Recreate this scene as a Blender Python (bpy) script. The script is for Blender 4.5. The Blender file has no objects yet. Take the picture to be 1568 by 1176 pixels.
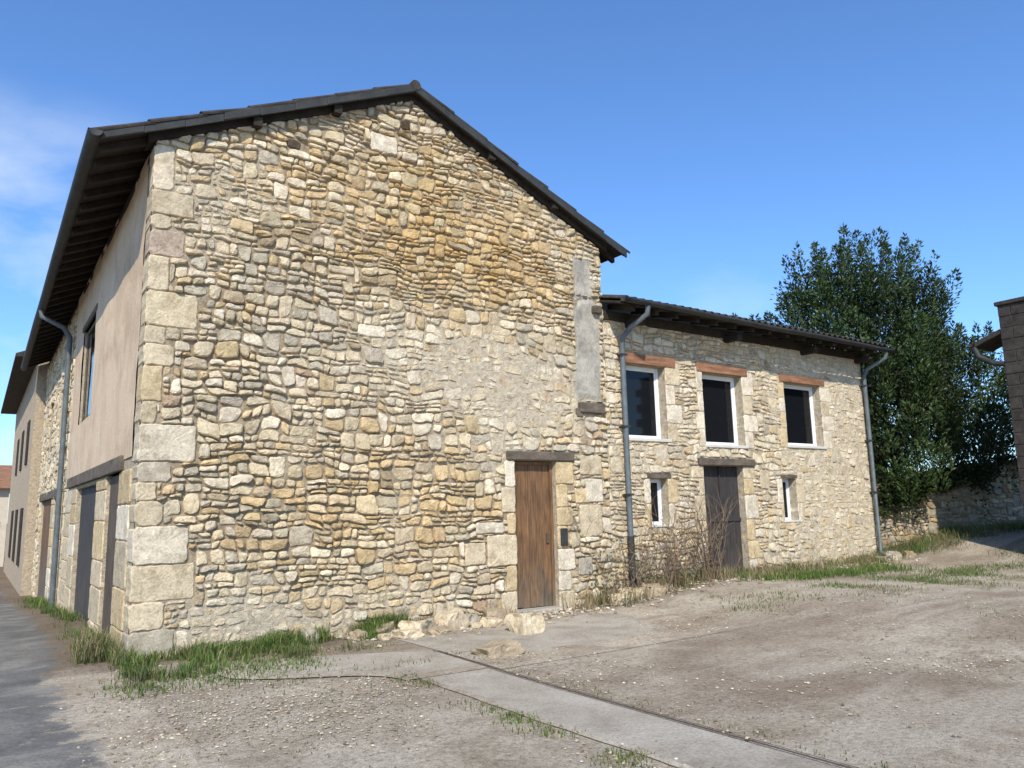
import bpy, math, random, bmesh
import numpy as np
from mathutils import Vector, Matrix, noise
random.seed(7); np.random.seed(7)
R=random.random
def U(a,b): return a+(b-a)*random.random()
def ss(a,b,x):
    t=min(1,max(0,(x-a)/(b-a))); return t*t*(3-2*t)
def nz(x,y,z=0,s=1.0): return noise.noise(Vector((x*s,y*s,z*s+3.3)))
def sh(c,a,b):
    k=U(a,b); return tuple(x*k for x in c)
X0,Y0=1.58,10.11
scene=bpy.context.scene
COL=bpy.context.collection
# ---------------------------------------------------------------- materials
def newmat(name):
    m=bpy.data.materials.new(name); m.use_nodes=True
    nt=m.node_tree; b=nt.nodes["Principled BSDF"]; return m,nt,b
def N(nt,t): return nt.nodes.new(t)
def coords(nt,scale=(1,1,1)):
    tc=N(nt,"ShaderNodeTexCoord"); mp=N(nt,"ShaderNodeMapping"); mp.inputs["Scale"].default_value=scale
    nt.links.new(tc.outputs["Object"],mp.inputs["Vector"]); return mp.outputs["Vector"]
def noise_n(nt,vec,scale,detail=6,rough=.6,dist=0):
    n=N(nt,"ShaderNodeTexNoise"); n.inputs["Scale"].default_value=scale; n.inputs["Detail"].default_value=min(detail,6)
    n.inputs["Roughness"].default_value=rough; n.inputs["Distortion"].default_value=dist
    nt.links.new(vec,n.inputs["Vector"]); return n.outputs["Fac"]
def ramp(nt,fac,stops):
    r=N(nt,"ShaderNodeValToRGB"); cr=r.color_ramp
    while len(cr.elements)<len(stops): cr.elements.new(.5)
    for e,(p,c) in zip(cr.elements,stops):
        e.position=p; e.color=(c[0],c[1],c[2],1) if not isinstance(c,(int,float)) else (c,c,c,1)
    nt.links.new(fac,r.inputs["Fac"]); return r.outputs["Color"]
def mix(nt,fac,a,b,mode='MIX'):
    m=N(nt,"ShaderNodeMix"); m.data_type='RGBA'; m.blend_type=mode
    for sock,v in ((m.inputs[0],fac),(m.inputs[6],a),(m.inputs[7],b)):
        if isinstance(v,(int,float)) and sock==m.inputs[0]: sock.default_value=v
        elif isinstance(v,(int,float)): sock.default_value=(v,v,v,1)
        elif isinstance(v,tuple): sock.default_value=(*v,1) if len(v)==3 else v
        else: nt.links.new(v,sock)
    return m.outputs[2]
def mth(nt,op,a,b=0.0):
    m=N(nt,"ShaderNodeMath"); m.operation=op
    for s,v in ((m.inputs[0],a),(m.inputs[1],b)):
        if isinstance(v,(int,float)): s.default_value=v
        else: nt.links.new(v,s)
    return m.outputs[0]
def bump(nt,b,h,strength=.5,dist=.02,prev=None):
    n=N(nt,"ShaderNodeBump"); n.inputs["Strength"].default_value=strength; n.inputs["Distance"].default_value=dist
    nt.links.new(h,n.inputs["Height"])
    if prev is not None: nt.links.new(prev,n.inputs["Normal"])
    nt.links.new(n.outputs["Normal"],b.inputs["Normal"]); return n.outputs["Normal"]
def attr(nt):
    a=N(nt,"ShaderNodeAttribute"); a.attribute_name="col"; return a.outputs["Color"]
def mat_stone(name="rubble_stone",sc=1.0,bs=.9):
    m,nt,b=newmat(name); v=coords(nt); a=attr(nt)
    n1=noise_n(nt,v,8*sc,6,.7,.3); n2=noise_n(nt,v,45*sc,5,.7); n3=noise_n(nt,v,1.6,6,.68,.4); n4=noise_n(nt,v,14,4,.65)
    c=mix(nt,1,a,ramp(nt,n1,[(.3,(.66,.62,.56)),(.5,(1.02,1.0,.98)),(.72,(1.28,1.27,1.24))]),'MULTIPLY')
    c=mix(nt,1,c,ramp(nt,n2,[(.3,.70),(.5,1.02),(.7,1.2)]),'MULTIPLY')
    c=mix(nt,ramp(nt,n3,[(.54,0.0),(.76,.28)]),c,(.29,.25,.185))
    c=mix(nt,ramp(nt,n4,[(.60,0.0),(.72,.38)]),c,(.20,.155,.105))
    nt.links.new(c,b.inputs["Base Color"]); b.inputs["Roughness"].default_value=.95; b.inputs["Specular IOR Level"].default_value=.12
    p=bump(nt,b,n1,bs,.04); bump(nt,b,n2,.9,.008,p); return m
def mat_simple(name,col,rough=.8,ns=8,var=.3,bs=.3,bd=.01,metal=0,scale=(1,1,1),spec=.3):
    m,nt,b=newmat(name); v=coords(nt,scale); n1=noise_n(nt,v,ns,6,.65); n2=noise_n(nt,v,ns*6,4,.6)
    c=mix(nt,1,(col[0],col[1],col[2]),ramp(nt,n1,[(.3,1-var),(.7,1+var)]),'MULTIPLY')
    c=mix(nt,1,c,ramp(nt,n2,[(.3,1-var*.5),(.7,1+var*.5)]),'MULTIPLY')
    nt.links.new(c,b.inputs["Base Color"]); b.inputs["Roughness"].default_value=rough; b.inputs["Metallic"].default_value=metal
    b.inputs["Specular IOR Level"].default_value=spec
    p=bump(nt,b,n1,bs,bd); bump(nt,b,n2,bs,bd*.3,p); return m
M_stone=mat_stone()
M_mortar=mat_stone("lime_mortar",1.6,1.0)
def mat_plaster():
    m,nt,b=newmat("beige_render"); v=coords(nt); n1=noise_n(nt,v,.9,6,.68,.6); n3=noise_n(nt,v,26,5,.65); v2=coords(nt,(1,1.3,.5)); n4=noise_n(nt,v2,2.2,6,.7,.8)
    c=ramp(nt,n1,[(.3,(.47,.335,.215)),(.5,(.63,.465,.31)),(.7,(.68,.53,.37))])
    c=mix(nt,ramp(nt,n4,[(.52,0.0),(.68,.55)]),c,(.36,.285,.205))
    c=mix(nt,1,c,ramp(nt,n3,[(.3,.85),(.7,1.1)]),'MULTIPLY')
    nt.links.new(c,b.inputs["Base Color"]); b.inputs["Roughness"].default_value=.95; p=bump(nt,b,n1,.4,.05); bump(nt,b,n3,.5,.006,p); return m
M_plaster=mat_plaster()
M_cement=mat_simple("cement_patch",(.35,.32,.265),.95,3.2,.34,.9,.03)
M_ashlar=mat_stone("dressed_stone",.8,.6)
M_wood=mat_simple("old_timber",(.125,.10,.075),.9,6,.45,.6,.01,scale=(.6,.6,1))
M_dark=mat_simple("dark_rafter_wood",(.035,.027,.02),.9,6,.4,.4,.01)
M_tile=mat_simple("weathered_roof_tile",(.045,.038,.031),.95,7,.5,.5,.01)
M_gutter=mat_simple("dark_zinc_gutter",(.034,.035,.033),.65,5,.35,.15,.004,spec=.35)
M_pipe=mat_simple("grey_zinc_pipe",(.13,.15,.16),.55,5,.25,.05,.003,metal=.2)
M_white=mat_simple("white_window_frame",(.78,.79,.8),.4,5,.04,.02,.001)
M_sill=mat_simple("pale_stone_sill",(.58,.55,.49),.85,8,.12,.2,.004)
M_brick=mat_simple("red_timber_lintel",(.27,.135,.075),.9,7,.5,.7,.01,scale=(.4,1,2.5))
def mat_glass():
    m,nt,b=newmat("window_glass"); b.inputs["Base Color"].default_value=(.008,.009,.011,1); b.inputs["Roughness"].default_value=.04
    b.inputs["Specular IOR Level"].default_value=.3; v=coords(nt); n=noise_n(nt,v,1.5,2,.5); bump(nt,b,n,.08,.02); return m
M_glass=mat_glass()
M_black=mat_simple("dark_interior",(.012,.011,.01),1,4,.3,.1)
def mat_wood_door(name,c1,c2,zlo,zhi):
    m,nt,b=newmat(name); v=coords(nt,(9,9,.7)); n1=noise_n(nt,v,3.5,6,.7,.6); v2=coords(nt,(30,30,1.2)); n2=noise_n(nt,v2,3,5,.6)
    v3=coords(nt,(2,2,1)); n3=noise_n(nt,v3,2,5,.65)
    tc=N(nt,"ShaderNodeTexCoord"); sp=N(nt,"ShaderNodeSeparateXYZ"); nt.links.new(tc.outputs["Object"],sp.inputs[0])
    mr=N(nt,"ShaderNodeMapRange"); mr.inputs[1].default_value=zlo; mr.inputs[2].default_value=zhi; nt.links.new(mth(nt,'ADD',sp.outputs[2],mth(nt,'MULTIPLY',mth(nt,'SUBTRACT',n3,.5),2.0)),mr.inputs[0])
    c=mix(nt,mr.outputs[0],c1,c2); c=mix(nt,1,c,ramp(nt,n1,[(.3,.4),(.5,.95),(.7,1.5)]),'MULTIPLY')
    c=mix(nt,1,c,ramp(nt,n2,[(.3,.7),(.7,1.25)]),'MULTIPLY'); c=mix(nt,1,c,ramp(nt,n3,[(.3,.6),(.6,1.1)]),'MULTIPLY')
    nt.links.new(c,b.inputs["Base Color"]); b.inputs["Roughness"].default_value=.75
    bump(nt,b,n2,.5,.004); return m
M_door=mat_wood_door("brown_plank_wood",(.16,.12,.08),(.18,.093,.04),0,.9)
M_door2=mat_wood_door("grey_plank_wood",(.07,.058,.048),(.043,.036,.034),.3,1.4)
M_door3=mat_wood_door("barn_door_wood",(.09,.065,.045),(.10,.07,.045),-.5,1.4)
def mat_leaf(name,rough=.45,trans=.25):
    m,nt,b=newmat(name); a=attr(nt); nt.links.new(a,b.inputs["Base Color"]); b.inputs["Roughness"].default_value=rough
    b.inputs["Specular IOR Level"].default_value=.3
    if trans:
        t=N(nt,"ShaderNodeBsdfTranslucent"); nt.links.new(a,t.inputs[0]); ms=N(nt,"ShaderNodeMixShader"); ms.inputs[0].default_value=trans
        o=nt.nodes["Material Output"]; nt.links.new(b.outputs[0],ms.inputs[1]); nt.links.new(t.outputs[0],ms.inputs[2]); nt.links.new(ms.outputs[0],o.inputs[0])
    return m
M_leaf=mat_leaf("laurel_leaf",.5,.12); M_grass=mat_leaf("grass_blade",.7,.2)
M_twig=mat_simple("dry_twig",(.16,.11,.07),.9,20,.3,.1)
M_bark=mat_simple("bark",(.09,.07,.05),.95,12,.4,.7,.02)
def ground_nodes(nt):
    v=coords(nt)
    big=noise_n(nt,v,.35,5,.6,.5); med=noise_n(nt,v,1.5,6,.7,.3); fine=noise_n(nt,v,20,6,.8); fine2=noise_n(nt,v,85,3,.75)
    vs=coords(nt,(.40,1.7,1)); track=noise_n(nt,vs,.6,6,.6,1.1)
    c=ramp(nt,med,[(.3,(.25,.19,.13)),(.46,(.39,.325,.24)),(.64,(.52,.45,.345))])
    c=mix(nt,ramp(nt,big,[(.42,.0),(.60,.78)]),c,(.27,.21,.15))
    c=mix(nt,ramp(nt,track,[(.48,0.0),(.66,.7)]),c,(.51,.445,.345))
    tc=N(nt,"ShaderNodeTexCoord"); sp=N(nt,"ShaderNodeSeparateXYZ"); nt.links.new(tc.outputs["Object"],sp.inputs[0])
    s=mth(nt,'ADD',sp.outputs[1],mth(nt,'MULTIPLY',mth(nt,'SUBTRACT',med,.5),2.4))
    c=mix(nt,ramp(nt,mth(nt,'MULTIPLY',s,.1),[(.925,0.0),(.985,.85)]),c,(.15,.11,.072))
    c=mix(nt,1,c,ramp(nt,fine,[(.3,.45),(.47,1.),(.7,1.42)]),'MULTIPLY')
    c=mix(nt,1,c,ramp(nt,fine2,[(.3,.55),(.5,1.),(.7,1.38)]),'MULTIPLY')
    return c,med,fine,fine2
def mat_ground():
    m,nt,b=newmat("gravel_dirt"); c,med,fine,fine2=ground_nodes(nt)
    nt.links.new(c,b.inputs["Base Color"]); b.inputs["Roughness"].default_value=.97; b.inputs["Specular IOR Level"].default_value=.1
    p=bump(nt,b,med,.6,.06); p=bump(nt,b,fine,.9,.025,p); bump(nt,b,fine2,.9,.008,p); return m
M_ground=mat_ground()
def mat_conc(name,c1,c2,c3,edge=True):
    m,nt,b=newmat(name); v=coords(nt); med2=noise_n(nt,v,1.3,6,.68,.4); f3=noise_n(nt,v,40,5,.75)
    c=ramp(nt,med2,[(.33,c1),(.5,c2),(.65,c3)]); c=mix(nt,1,c,ramp(nt,f3,[(.3,.65),(.5,1.),(.7,1.25)]),'MULTIPLY')
    if edge:
        g,med,fine,fine2=ground_nodes(nt); en=noise_n(nt,v,3.0,6,.7,.2)
        sep=N(nt,"ShaderNodeSeparateColor"); nt.links.new(attr(nt),sep.inputs[0])
        k=mth(nt,'ADD',sep.outputs[0],mth(nt,'MULTIPLY',mth(nt,'SUBTRACT',en,.5),2.4))
        c=mix(nt,ramp(nt,k,[(.3,0.0),(.65,1.0)]),g,c)
        p=bump(nt,b,med,.4,.04); p=bump(nt,b,fine,.6,.018,p)
    else: p=bump(nt,b,med2,.4,.02)
    nt.links.new(c,b.inputs["Base Color"]); b.inputs["Roughness"].default_value=.95; b.inputs["Specular IOR Level"].default_value=.12
    bump(nt,b,f3,.6,.006,p); return m
M_conc=mat_conc("worn_concrete",(.30,.255,.195),(.41,.36,.285),(.48,.43,.35))
M_step=mat_conc("step_concrete",(.30,.27,.22),(.40,.36,.30),(.47,.43,.36),False)
M_asph=mat_conc("old_asphalt",(.12,.116,.105),(.18,.172,.155),(.28,.26,.22))
M_block=mat_simple("dark_concrete_block",(.046,.039,.034),.95,5,.45,.7,.018)
M_rust=mat_simple("rusty_rail",(.10,.07,.05),.9,20,.4,.3)
M_farwall=mat_simple("pale_far_wall",(.6,.52,.42),.9,2,.1,.1)
M_red=mat_simple("red_shutter",(.4,.06,.04),.7,3,.15,.1)
# ---------------------------------------------------------------- builders
def empty(name,loc=(0,0,0)):
    o=bpy.data.objects.new(name,None); o.empty_display_size=.3; COL.objects.link(o); return o
class MB:
    def __init__(s): s.v=[]; s.f=[]; s.c=[]
    def add(s,vs,fs,col=(1,1,1)):
        n=len(s.v); s.v.extend(vs); s.f.extend([tuple(i+n for i in f) for f in fs])
        if isinstance(col,list): s.c.extend(col)
        else: s.c.extend([col]*len(vs))
    def box(s,x0,x1,y0,y1,z0,z1,col=(1,1,1)):
        s.add([(x0,y0,z0),(x1,y0,z0),(x1,y1,z0),(x0,y1,z0),(x0,y0,z1),(x1,y0,z1),(x1,y1,z1),(x0,y1,z1)],
              [(0,3,2,1),(4,5,6,7),(0,1,5,4),(1,2,6,5),(2,3,7,6),(3,0,4,7)],col)
    def hexa(s,p,col=(1,1,1)):
        s.add(p,[(0,3,2,1),(4,5,6,7),(0,1,5,4),(1,2,6,5),(2,3,7,6),(3,0,4,7)],col)
    def obj(s,name,mat,parent=None,smooth=False,bevel=0):
        me=bpy.data.meshes.new(name); me.from_pydata(s.v,[],s.f)
        at=me.color_attributes.new("col",'FLOAT_COLOR','POINT')
        arr=np.ones((len(s.v),4),dtype=np.float32)
        if s.c: arr[:,:3]=np.array(s.c,dtype=np.float32)
        at.data.foreach_set("color",arr.ravel())
        if smooth: me.polygons.foreach_set("use_smooth",[True]*len(me.polygons))
        me.materials.append(mat); me.update()
        o=bpy.data.objects.new(name,me); COL.objects.link(o)
        if parent: o.parent=parent
        if bevel:
            b=o.modifiers.new("b",'BEVEL'); b.width=bevel; b.segments=2; b.limit_method='ANGLE'
        return o
def bx(name,mat,parent,*a,bevel=.008,col=(1,1,1)):
    m=MB(); m.box(*a,col=col); return m.obj(name,mat,parent,bevel=bevel)
def mkT(ox,oy,dx,dy,nx,ny): return lambda u,v,d:(ox+u*dx+d*nx, oy+u*dy+d*ny, v)
TG=mkT(0,Y0,1,0,0,-1); TL=mkT(X0,0,0,1,-1,0)
def pipe(name,pts,r,mat,parent):
    cu=bpy.data.curves.new(name,'CURVE'); cu.dimensions='3D'; cu.bevel_depth=r; cu.bevel_resolution=4; cu.use_fill_caps=True
    sp=cu.splines.new('POLY'); sp.points.add(len(pts)-1)
    for p,q in zip(sp.points,pts): p.co=(*q,1)
    sp.use_smooth=True
    cu.materials.append(mat); o=bpy.data.objects.new(name,cu); COL.objects.link(o); o.parent=parent; return o
def gutter(name,p0,p1,r,parent,mat=None,segs=24,sag=0.0):
    m=MB(); p0=Vector(p0);p1=Vector(p1);d=(p1-p0).normalized(); side=Vector((d.y,-d.x,0)).normalized()
    K=10; vs=[];fs=[]
    for i in range(segs+1):
        t=i/segs; c=p0.lerp(p1,t)+Vector((0,0,sag*(nz(t*7,1.3)) ))
        for j in range(K+1):
            a=math.pi*j/K; vs.append(tuple(c+side*r*math.cos(a)-Vector((0,0,1))*r*math.sin(a)))
    for i in range(segs):
        for j in range(K): a=i*(K+1)+j; fs.append((a,a+1,a+K+2,a+K+1))
    for e in (0,segs): fs.append(tuple(e*(K+1)+j for j in range(K+1)))
    m.add(vs,fs); o=m.obj(name,mat or M_gutter,parent,smooth=True)
    s=o.modifiers.new("s",'SOLIDIFY'); s.thickness=.008; return o
def clip(poly,nx,ny,c):
    out=[];n=len(poly)
    for i in range(n):
        a=poly[i];b=poly[(i+1)%n]; da=nx*a[0]+ny*a[1]-c; db=nx*b[0]+ny*b[1]-c
        if da<=0: out.append(a)
        if (da<0<db) or (db<0<da):
            t=da/(da-db); out.append((a[0]+t*(b[0]-a[0]),a[1]+t*(b[1]-a[1])))
    return out
def area(p): return .5*sum(p[i][0]*p[(i+1)%len(p)][1]-p[(i+1)%len(p)][0]*p[i][1] for i in range(len(p)))
def chaikin(p,k,a0=.17,a1=.27):
    for _ in range(k):
        q=[];n=len(p)
        for i in range(n):
            a=p[i];b=p[(i+1)%n]; t=U(a0,a1)
            q.append((a[0]+t*(b[0]-a[0]),a[1]+t*(b[1]-a[1]))); q.append((a[0]+(1-t)*(b[0]-a[0]),a[1]+(1-t)*(b[1]-a[1])))
        p=q
    return p
def stone(mb,poly,h,T,col,deep=-.04,base=0.0):
    q=[]
    for a in poly:
        if not q or math.dist(a,q[-1])>.016: q.append(a)
    if len(q)>3 and math.dist(q[0],q[-1])<.016: q.pop()
    if len(q)<3: q=poly
    q=chaikin(q,1,.12,.26); p=[]
    for i in range(len(q)):
        a=q[i];b=q[(i+1)%len(q)]; p.append(a); L=math.dist(a,b)
        if L>.07:
            n=2 if L<.16 else 3
            for k in range(1,n):
                t=k/n; j=.06*L; p.append((a[0]+(b[0]-a[0])*t+U(-j,j),a[1]+(b[1]-a[1])*t+U(-j,j)*.6))
    n=len(p); cu=sum(a[0] for a in p)/n; cv=sum(a[1] for a in p)/n
    tu,tv=U(-.14,.14),U(-.25,.12); cu2=cu+U(-.02,.02); cv2=cv+U(-.008,.012)
    rings=[(0,deep),(.001,base+h*.35),(.008,base+h*.8),(.026,base+h*1.0)]
    vs=[]
    for k,(s,d) in enumerate(rings):
        for a in p:
            du,dv=a[0]-cu,a[1]-cv; r=math.hypot(du,dv)+1e-6; f=1-min(.55,s*U(.5,1.5)/r)
            du*=f;dv*=f
            vs.append(T(cu+du,cv+dv,d+((tu*du+tv*dv)*(.5 if k<2 else 1)+U(-.005,.005) if k else 0)))
    vs.append(T(cu2,cv2,base+h*U(.95,1.2)))
    fs=[]
    for k in range(3):
        for i in range(n): j=(i+1)%n; fs.append((k*n+i,k*n+j,(k+1)*n+j,(k+1)*n+i))
    for i in range(n): fs.append((3*n+i,3*n+(i+1)%n,4*n))
    mb.add(vs,fs,col)
def block(mb,u0,u1,v0,v1,h,T,col,deep=-.04,g=.006,r=.02):
    u0+=g;u1-=g;v0+=g;v1-=g; pts=[]
    r=min(r*U(.5,1.8),(u1-u0)*.25,(v1-v0)*.25)
    def seg(a,b):
        n=max(2,int(math.dist(a,b)/.06))
        return [(a[0]+(b[0]-a[0])*i/n,a[1]+(b[1]-a[1])*i/n) for i in range(n+1)]
    for a,b in (((u0+r,v0),(u1-r,v0)),((u1,v0+r),(u1,v1-r)),((u1-r,v1),(u0+r,v1)),((u0,v1-r),(u0,v0+r))): pts+=seg(a,b)
    pts=[(a+U(-.009,.009),b+U(-.009,.009)) for a,b in pts]
    n=len(pts);cu=(u0+u1)/2;cv=(v0+v1)/2; W=(u1-u0)/2;H=(v1-v0)/2; vs=[]
    for s,d in ((0,deep),(0,h-.014),(.014,h),(.07,h+.002)):
        for a,b in pts:
            vs.append(T(cu+(a-cu)*(1-min(.8,s/W)),cv+(b-cv)*(1-min(.8,s/H)),d+(U(-.003,.003) if d>0 else 0)))
    vs.append(T(cu,cv,h+U(-.002,.004))); fs=[]
    for k in range(3):
        for i in range(n): j=(i+1)%n; fs.append((k*n+i,k*n+j,(k+1)*n+j,(k+1)*n+i))
    for i in range(n): fs.append((3*n+i,3*n+(i+1)%n,4*n))
    mb.add(vs,fs,col)
def rubble(mb,u0,u1,v0,v1,planes,rects,T,colfn,hfn,wr=(.09,.32),hp=.20,gap=.007,seed=0):
    """rubble brought to rough courses: pairs of courses, broken by tall stones and triple-split stretches"""
    NX=int((u1-u0)/.05)+14
    def slow(i,z): return .09*nz(i*.05,z,seed+40,.4)+.035*nz(i*.05,z,seed+41,1.4)
    def bound(z,r,h): return [z+slow(i,z)+h*(.32*nz(i*.05,r*5.37,seed,1.9)+.20*nz(i*.05,r*3.1,seed+4,4.5)) for i in range(NX)]
    def at(b,x):
        t=(x-u0)/.05+6; i=int(max(0,min(NX-2,t))); f=t-i; return b[i]+(b[i+1]-b[i])*f
    z=v0-.3; bot=bound(z,0,.2); r=0
    def emit(xa,xb,fa,fb,ta,tb):
        w=xb-xa; g=gap*U(.3,1.6)/2
        n=1 if w<.16 else (2 if w<.3 else 3)
        lo=[];hi=[]
        for k in range(n+1):
            t=k/n; x=xa+w*t
            j=.013 if 0<k<n else .007
            lo.append((x+(0 if 0<k<n else ta[0] if k==0 else tb[0]),fa(x)+g+U(-.3,1)*j)); hi.append((x+(0 if 0<k<n else ta[1] if k==0 else tb[1]),fb(x)-g-U(-.3,1)*j))
        lo[0]=(lo[0][0]+g,lo[0][1]);hi[0]=(hi[0][0]+g,hi[0][1]);lo[-1]=(lo[-1][0]-g,lo[-1][1]);hi[-1]=(hi[-1][0]-g,hi[-1][1])
        poly=lo+hi[::-1]
        H=fb((xa+xb)/2)-fa((xa+xb)/2)
        if H<.028: return
        m_=len(poly)
        for idx in (0,n,n+1,m_-1):
            if R()<.6:
                a=poly[idx]; cx=(xa+xb)/2; cy=(fa(cx)+fb(cx))/2; k=U(.06,.38); poly[idx]=(a[0]+(cx-a[0])*k*.6,a[1]+(cy-a[1])*k)
        cu=(xa+xb)/2;cv=(fa(cu)+fb(cu))/2
        for a,b,c in planes:
            poly=clip(poly,a,b,c)
            if len(poly)<3: return
        for (ru0,ru1,rv0,rv1) in rects:
            xs=[p[0] for p in poly];ys=[p[1] for p in poly]
            if max(xs)<ru0 or min(xs)>ru1 or max(ys)<rv0 or min(ys)>rv1: continue
            cx=sum(xs)/len(xs);cy=sum(ys)/len(ys)
            o=[(ru0-cx,0),(cx-ru1,1),(rv0-cy,2),(cy-rv1,3)]; o.sort(reverse=True); s=o[0][1]
            poly=clip(poly,*[(1,0,ru0-.004),(-1,0,-ru1-.004),(0,1,rv0-.004),(0,-1,-rv1-.004)][s])
            if len(poly)<3: return
        if area(poly)<.0016: return
        stone(mb,poly,hfn(cu,cv),T,colfn(cu,cv))
    def width(h): return (wr[0]+(wr[1]-wr[0])*R()**1.4)*(.55+.45*min(1.6,h/.10))
    while min(bot)<v1+.05 and r<400:
        H=hp*U(.7,1.3); z+=H; tb_=bound(z,r+1,H); topb=[max(tb_[i],bot[i]+.3*H) for i in range(NX)]
        mid=[bot[i]+(topb[i]-bot[i])*(.5+.24*nz(i*.05,r,seed+9,1.9)+ .12*nz(i*.05,r,seed+2,5)) for i in range(NX)]
        B=(lambda b:(lambda x:at(b,x)))(bot);Tt=(lambda b:(lambda x:at(b,x)))(topb);Mm=(lambda b:(lambda x:at(b,x)))(mid)
        x=u0-U(.05,.3); tl=(0,0)
        while x<u1+.1:
            hh=Tt(x)-B(x); k=R()
            if k<.30:
                w=U(.12,.34); tr=(U(-.03,.03),U(-.03,.03)); emit(x,x+w,B,Tt,tl,tr)
            else:
                w=U(.24,.7); tr=(U(-.03,.03),U(-.03,.03))
                if k<.46 and hh>.16:
                    s1=U(.26,.4);s2=U(.6,.74);L=[B,lambda X:B(X)+(Tt(X)-B(X))*s1,lambda X:B(X)+(Tt(X)-B(X))*s2,Tt]
                else:
                    e=U(-.03,.03);sl=U(-.09,.09);x_=x;L=[B,lambda X:Mm(X)+e+sl*(X-x_),Tt]
                for a in range(len(L)-1):
                    xx=x; t0=(tl[0] if a==0 else tl[1],tl[1])
                    while xx<x+w-.001:
                        ww=width(L[a+1](xx)-L[a](xx)); 
                        if x+w-(xx+ww)<.085: ww=x+w-xx
                        t1=(U(-.03,.03),U(-.03,.03)) if xx+ww<x+w-.001 else tr
                        emit(xx,xx+ww,L[a],L[a+1],t0,t1); xx+=ww; t0=t1
            x+=w; tl=tr
        bot=topb; r+=1
def backing(mb,u0,u1,v0,v1,top,holes,T,dfn,cfn,step=.09):
    us=list(np.arange(u0,u1,step))+[u1];vs_=list(np.arange(v0,v1,step))+[v1]
    for h in holes: us+=[h[0],h[1]]; vs_+=[h[2],h[3]]
    us=sorted(set(round(x,4) for x in us if u0<=x<=u1)); vs_=sorted(set(round(x,4) for x in vs_ if v0<=x<=v1))
    ids={}; V=[];F=[];C=[]
    def vid(i,j):
        if (i,j) not in ids:
            u=us[i];v=min(vs_[j],top(u)); ids[(i,j)]=len(V); V.append(T(u,v,dfn(u,v))); C.append(cfn(u,v))
        return ids[(i,j)]
    for i in range(len(us)-1):
        for j in range(len(vs_)-1):
            cu=(us[i]+us[i+1])/2;cv=(vs_[j]+vs_[j+1])/2
            if vs_[j]>=max(top(us[i]),top(us[i+1])): continue
            if any(h[0]<cu<h[1] and h[2]<cv<h[3] for h in holes): continue
            F.append((vid(i,j),vid(i+1,j),vid(i+1,j+1),vid(i,j+1)))
    mb.add(V,F,C)
def reveal(mb,u0,u1,v0,v1,T,depth=.3,front=.0,col=(.46,.40,.31)):
    a=[T(u0,v0,front),T(u1,v0,front),T(u1,v1,front),T(u0,v1,front)]; b=[T(u0,v0,-depth),T(u1,v0,-depth),T(u1,v1,-depth),T(u0,v1,-depth)]
    mb.add(a+b,[(0,4,5,1),(1,5,6,2),(2,6,7,3),(3,7,4,0)],col)
# ---------------------------------------------------------------- terrain
def gz(x,y):
    z=.24*ss(7.9,11,x)+.6*ss(16,21,x)
    if y>12: z-=.6*ss(12,30,y)*(1-ss(1.5,3,x))
    z+=.025*nz(x,y,0,.35)+.004*nz(x,y,2,.8)
    return z
gx=[-500,-250,-120,-60,-30,-15,-8]+list(np.arange(-5,26,.2))+[28,32,40,60,120,250,500]
gy=[-500,-250,-120,-60,-30,-12,-5]+list(np.arange(-2,20,.2))+[22,24,27,30,35,40,50,70,120,250,500]
m=MB(); V=[];F=[]
for y in gy:
    for x in gx: V.append((x,y,gz(x,y)))
nx_=len(gx)
for j in range(len(gy)-1):
    for i in range(nx_-1): a=j*nx_+i; F.append((a,a+1,a+nx_+1,a+nx_))
m.add(V,F); ground=m.obj("gravel_ground",M_ground,smooth=True)
def strip(name,mat,ys,lo,hi,off,nx=8,parent=None,ew=.12,ends=(False,False),sides=(True,True),emax=.85):
    m=MB();V=[];F=[];C=[]
    for y in ys:
        a,b=lo(y),hi(y)
        for i in range(nx+1):
            x=a+(b-a)*i/nx; V.append((x,y,gz(x,y)+off))
            e=1.0
            if sides[0]: e=min(e,(x-a)/ew)
            if sides[1]: e=min(e,(b-x)/ew)
            if ends[0]: e=min(e,(y-ys[0])/ew)
            if ends[1]: e=min(e,(ys[-1]-y)/ew)
            e=min(emax,e*2.2-1.0); C.append((e,e,e))
    for j in range(len(ys)-1):
        for i in range(nx): a=j*(nx+1)+i; F.append((a,a+1,a+nx+2,a+nx+1))
    m.add(V,F,C); return m.obj(name,mat,parent,smooth=True)
ys=list(np.arange(-8,60,.12))
strip("asphalt_road",M_asph,ys,lambda y:-5.5,lambda y:1.35+.2*ss(9,12,y)+.10*nz(y,3,0,.9),.005,50,None,.9,sides=(False,True))
cp=empty("concrete_path")
ysc=list(np.arange(-3,7.9,.06))
strip("slab_strip",M_conc,ysc,lambda y:3.66+.009*(7-y)+.02*nz(y,1,0,2.5),lambda y:4.44,.009,18,cp,.12,sides=(True,False),emax=.95)
strip("slab_apron",M_conc,list(np.arange(6.9,9.15,.05)),lambda y:2.2+1.35*ss(8.25,6.95,y)+.1*nz(y,4,0,2),lambda y:4.44 if y<7.95 else 4.44-1.3*ss(7.9,8.95,y),.014,22,cp,.30,(True,True),(True,False),.95)
strip("slab_yard",M_conc,list(np.arange(6.8,9.8,.06)),lambda y:4.53,lambda y:8.2+.6*ss(7.4,9,y),.005,30,cp,.9,(True,True),(False,True))
strip("drain_rail",M_rust,list(np.arange(-3,8.2,.1)),lambda y:4.445+.004*nz(y,1,0,2),lambda y:4.466+.004*nz(y,1,0,2),.017,1,cp)
strip("drain_rail_edge",M_rust,list(np.arange(-3,8.2,.1)),lambda y:4.505,lambda y:4.518,.012,1,cp)
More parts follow.
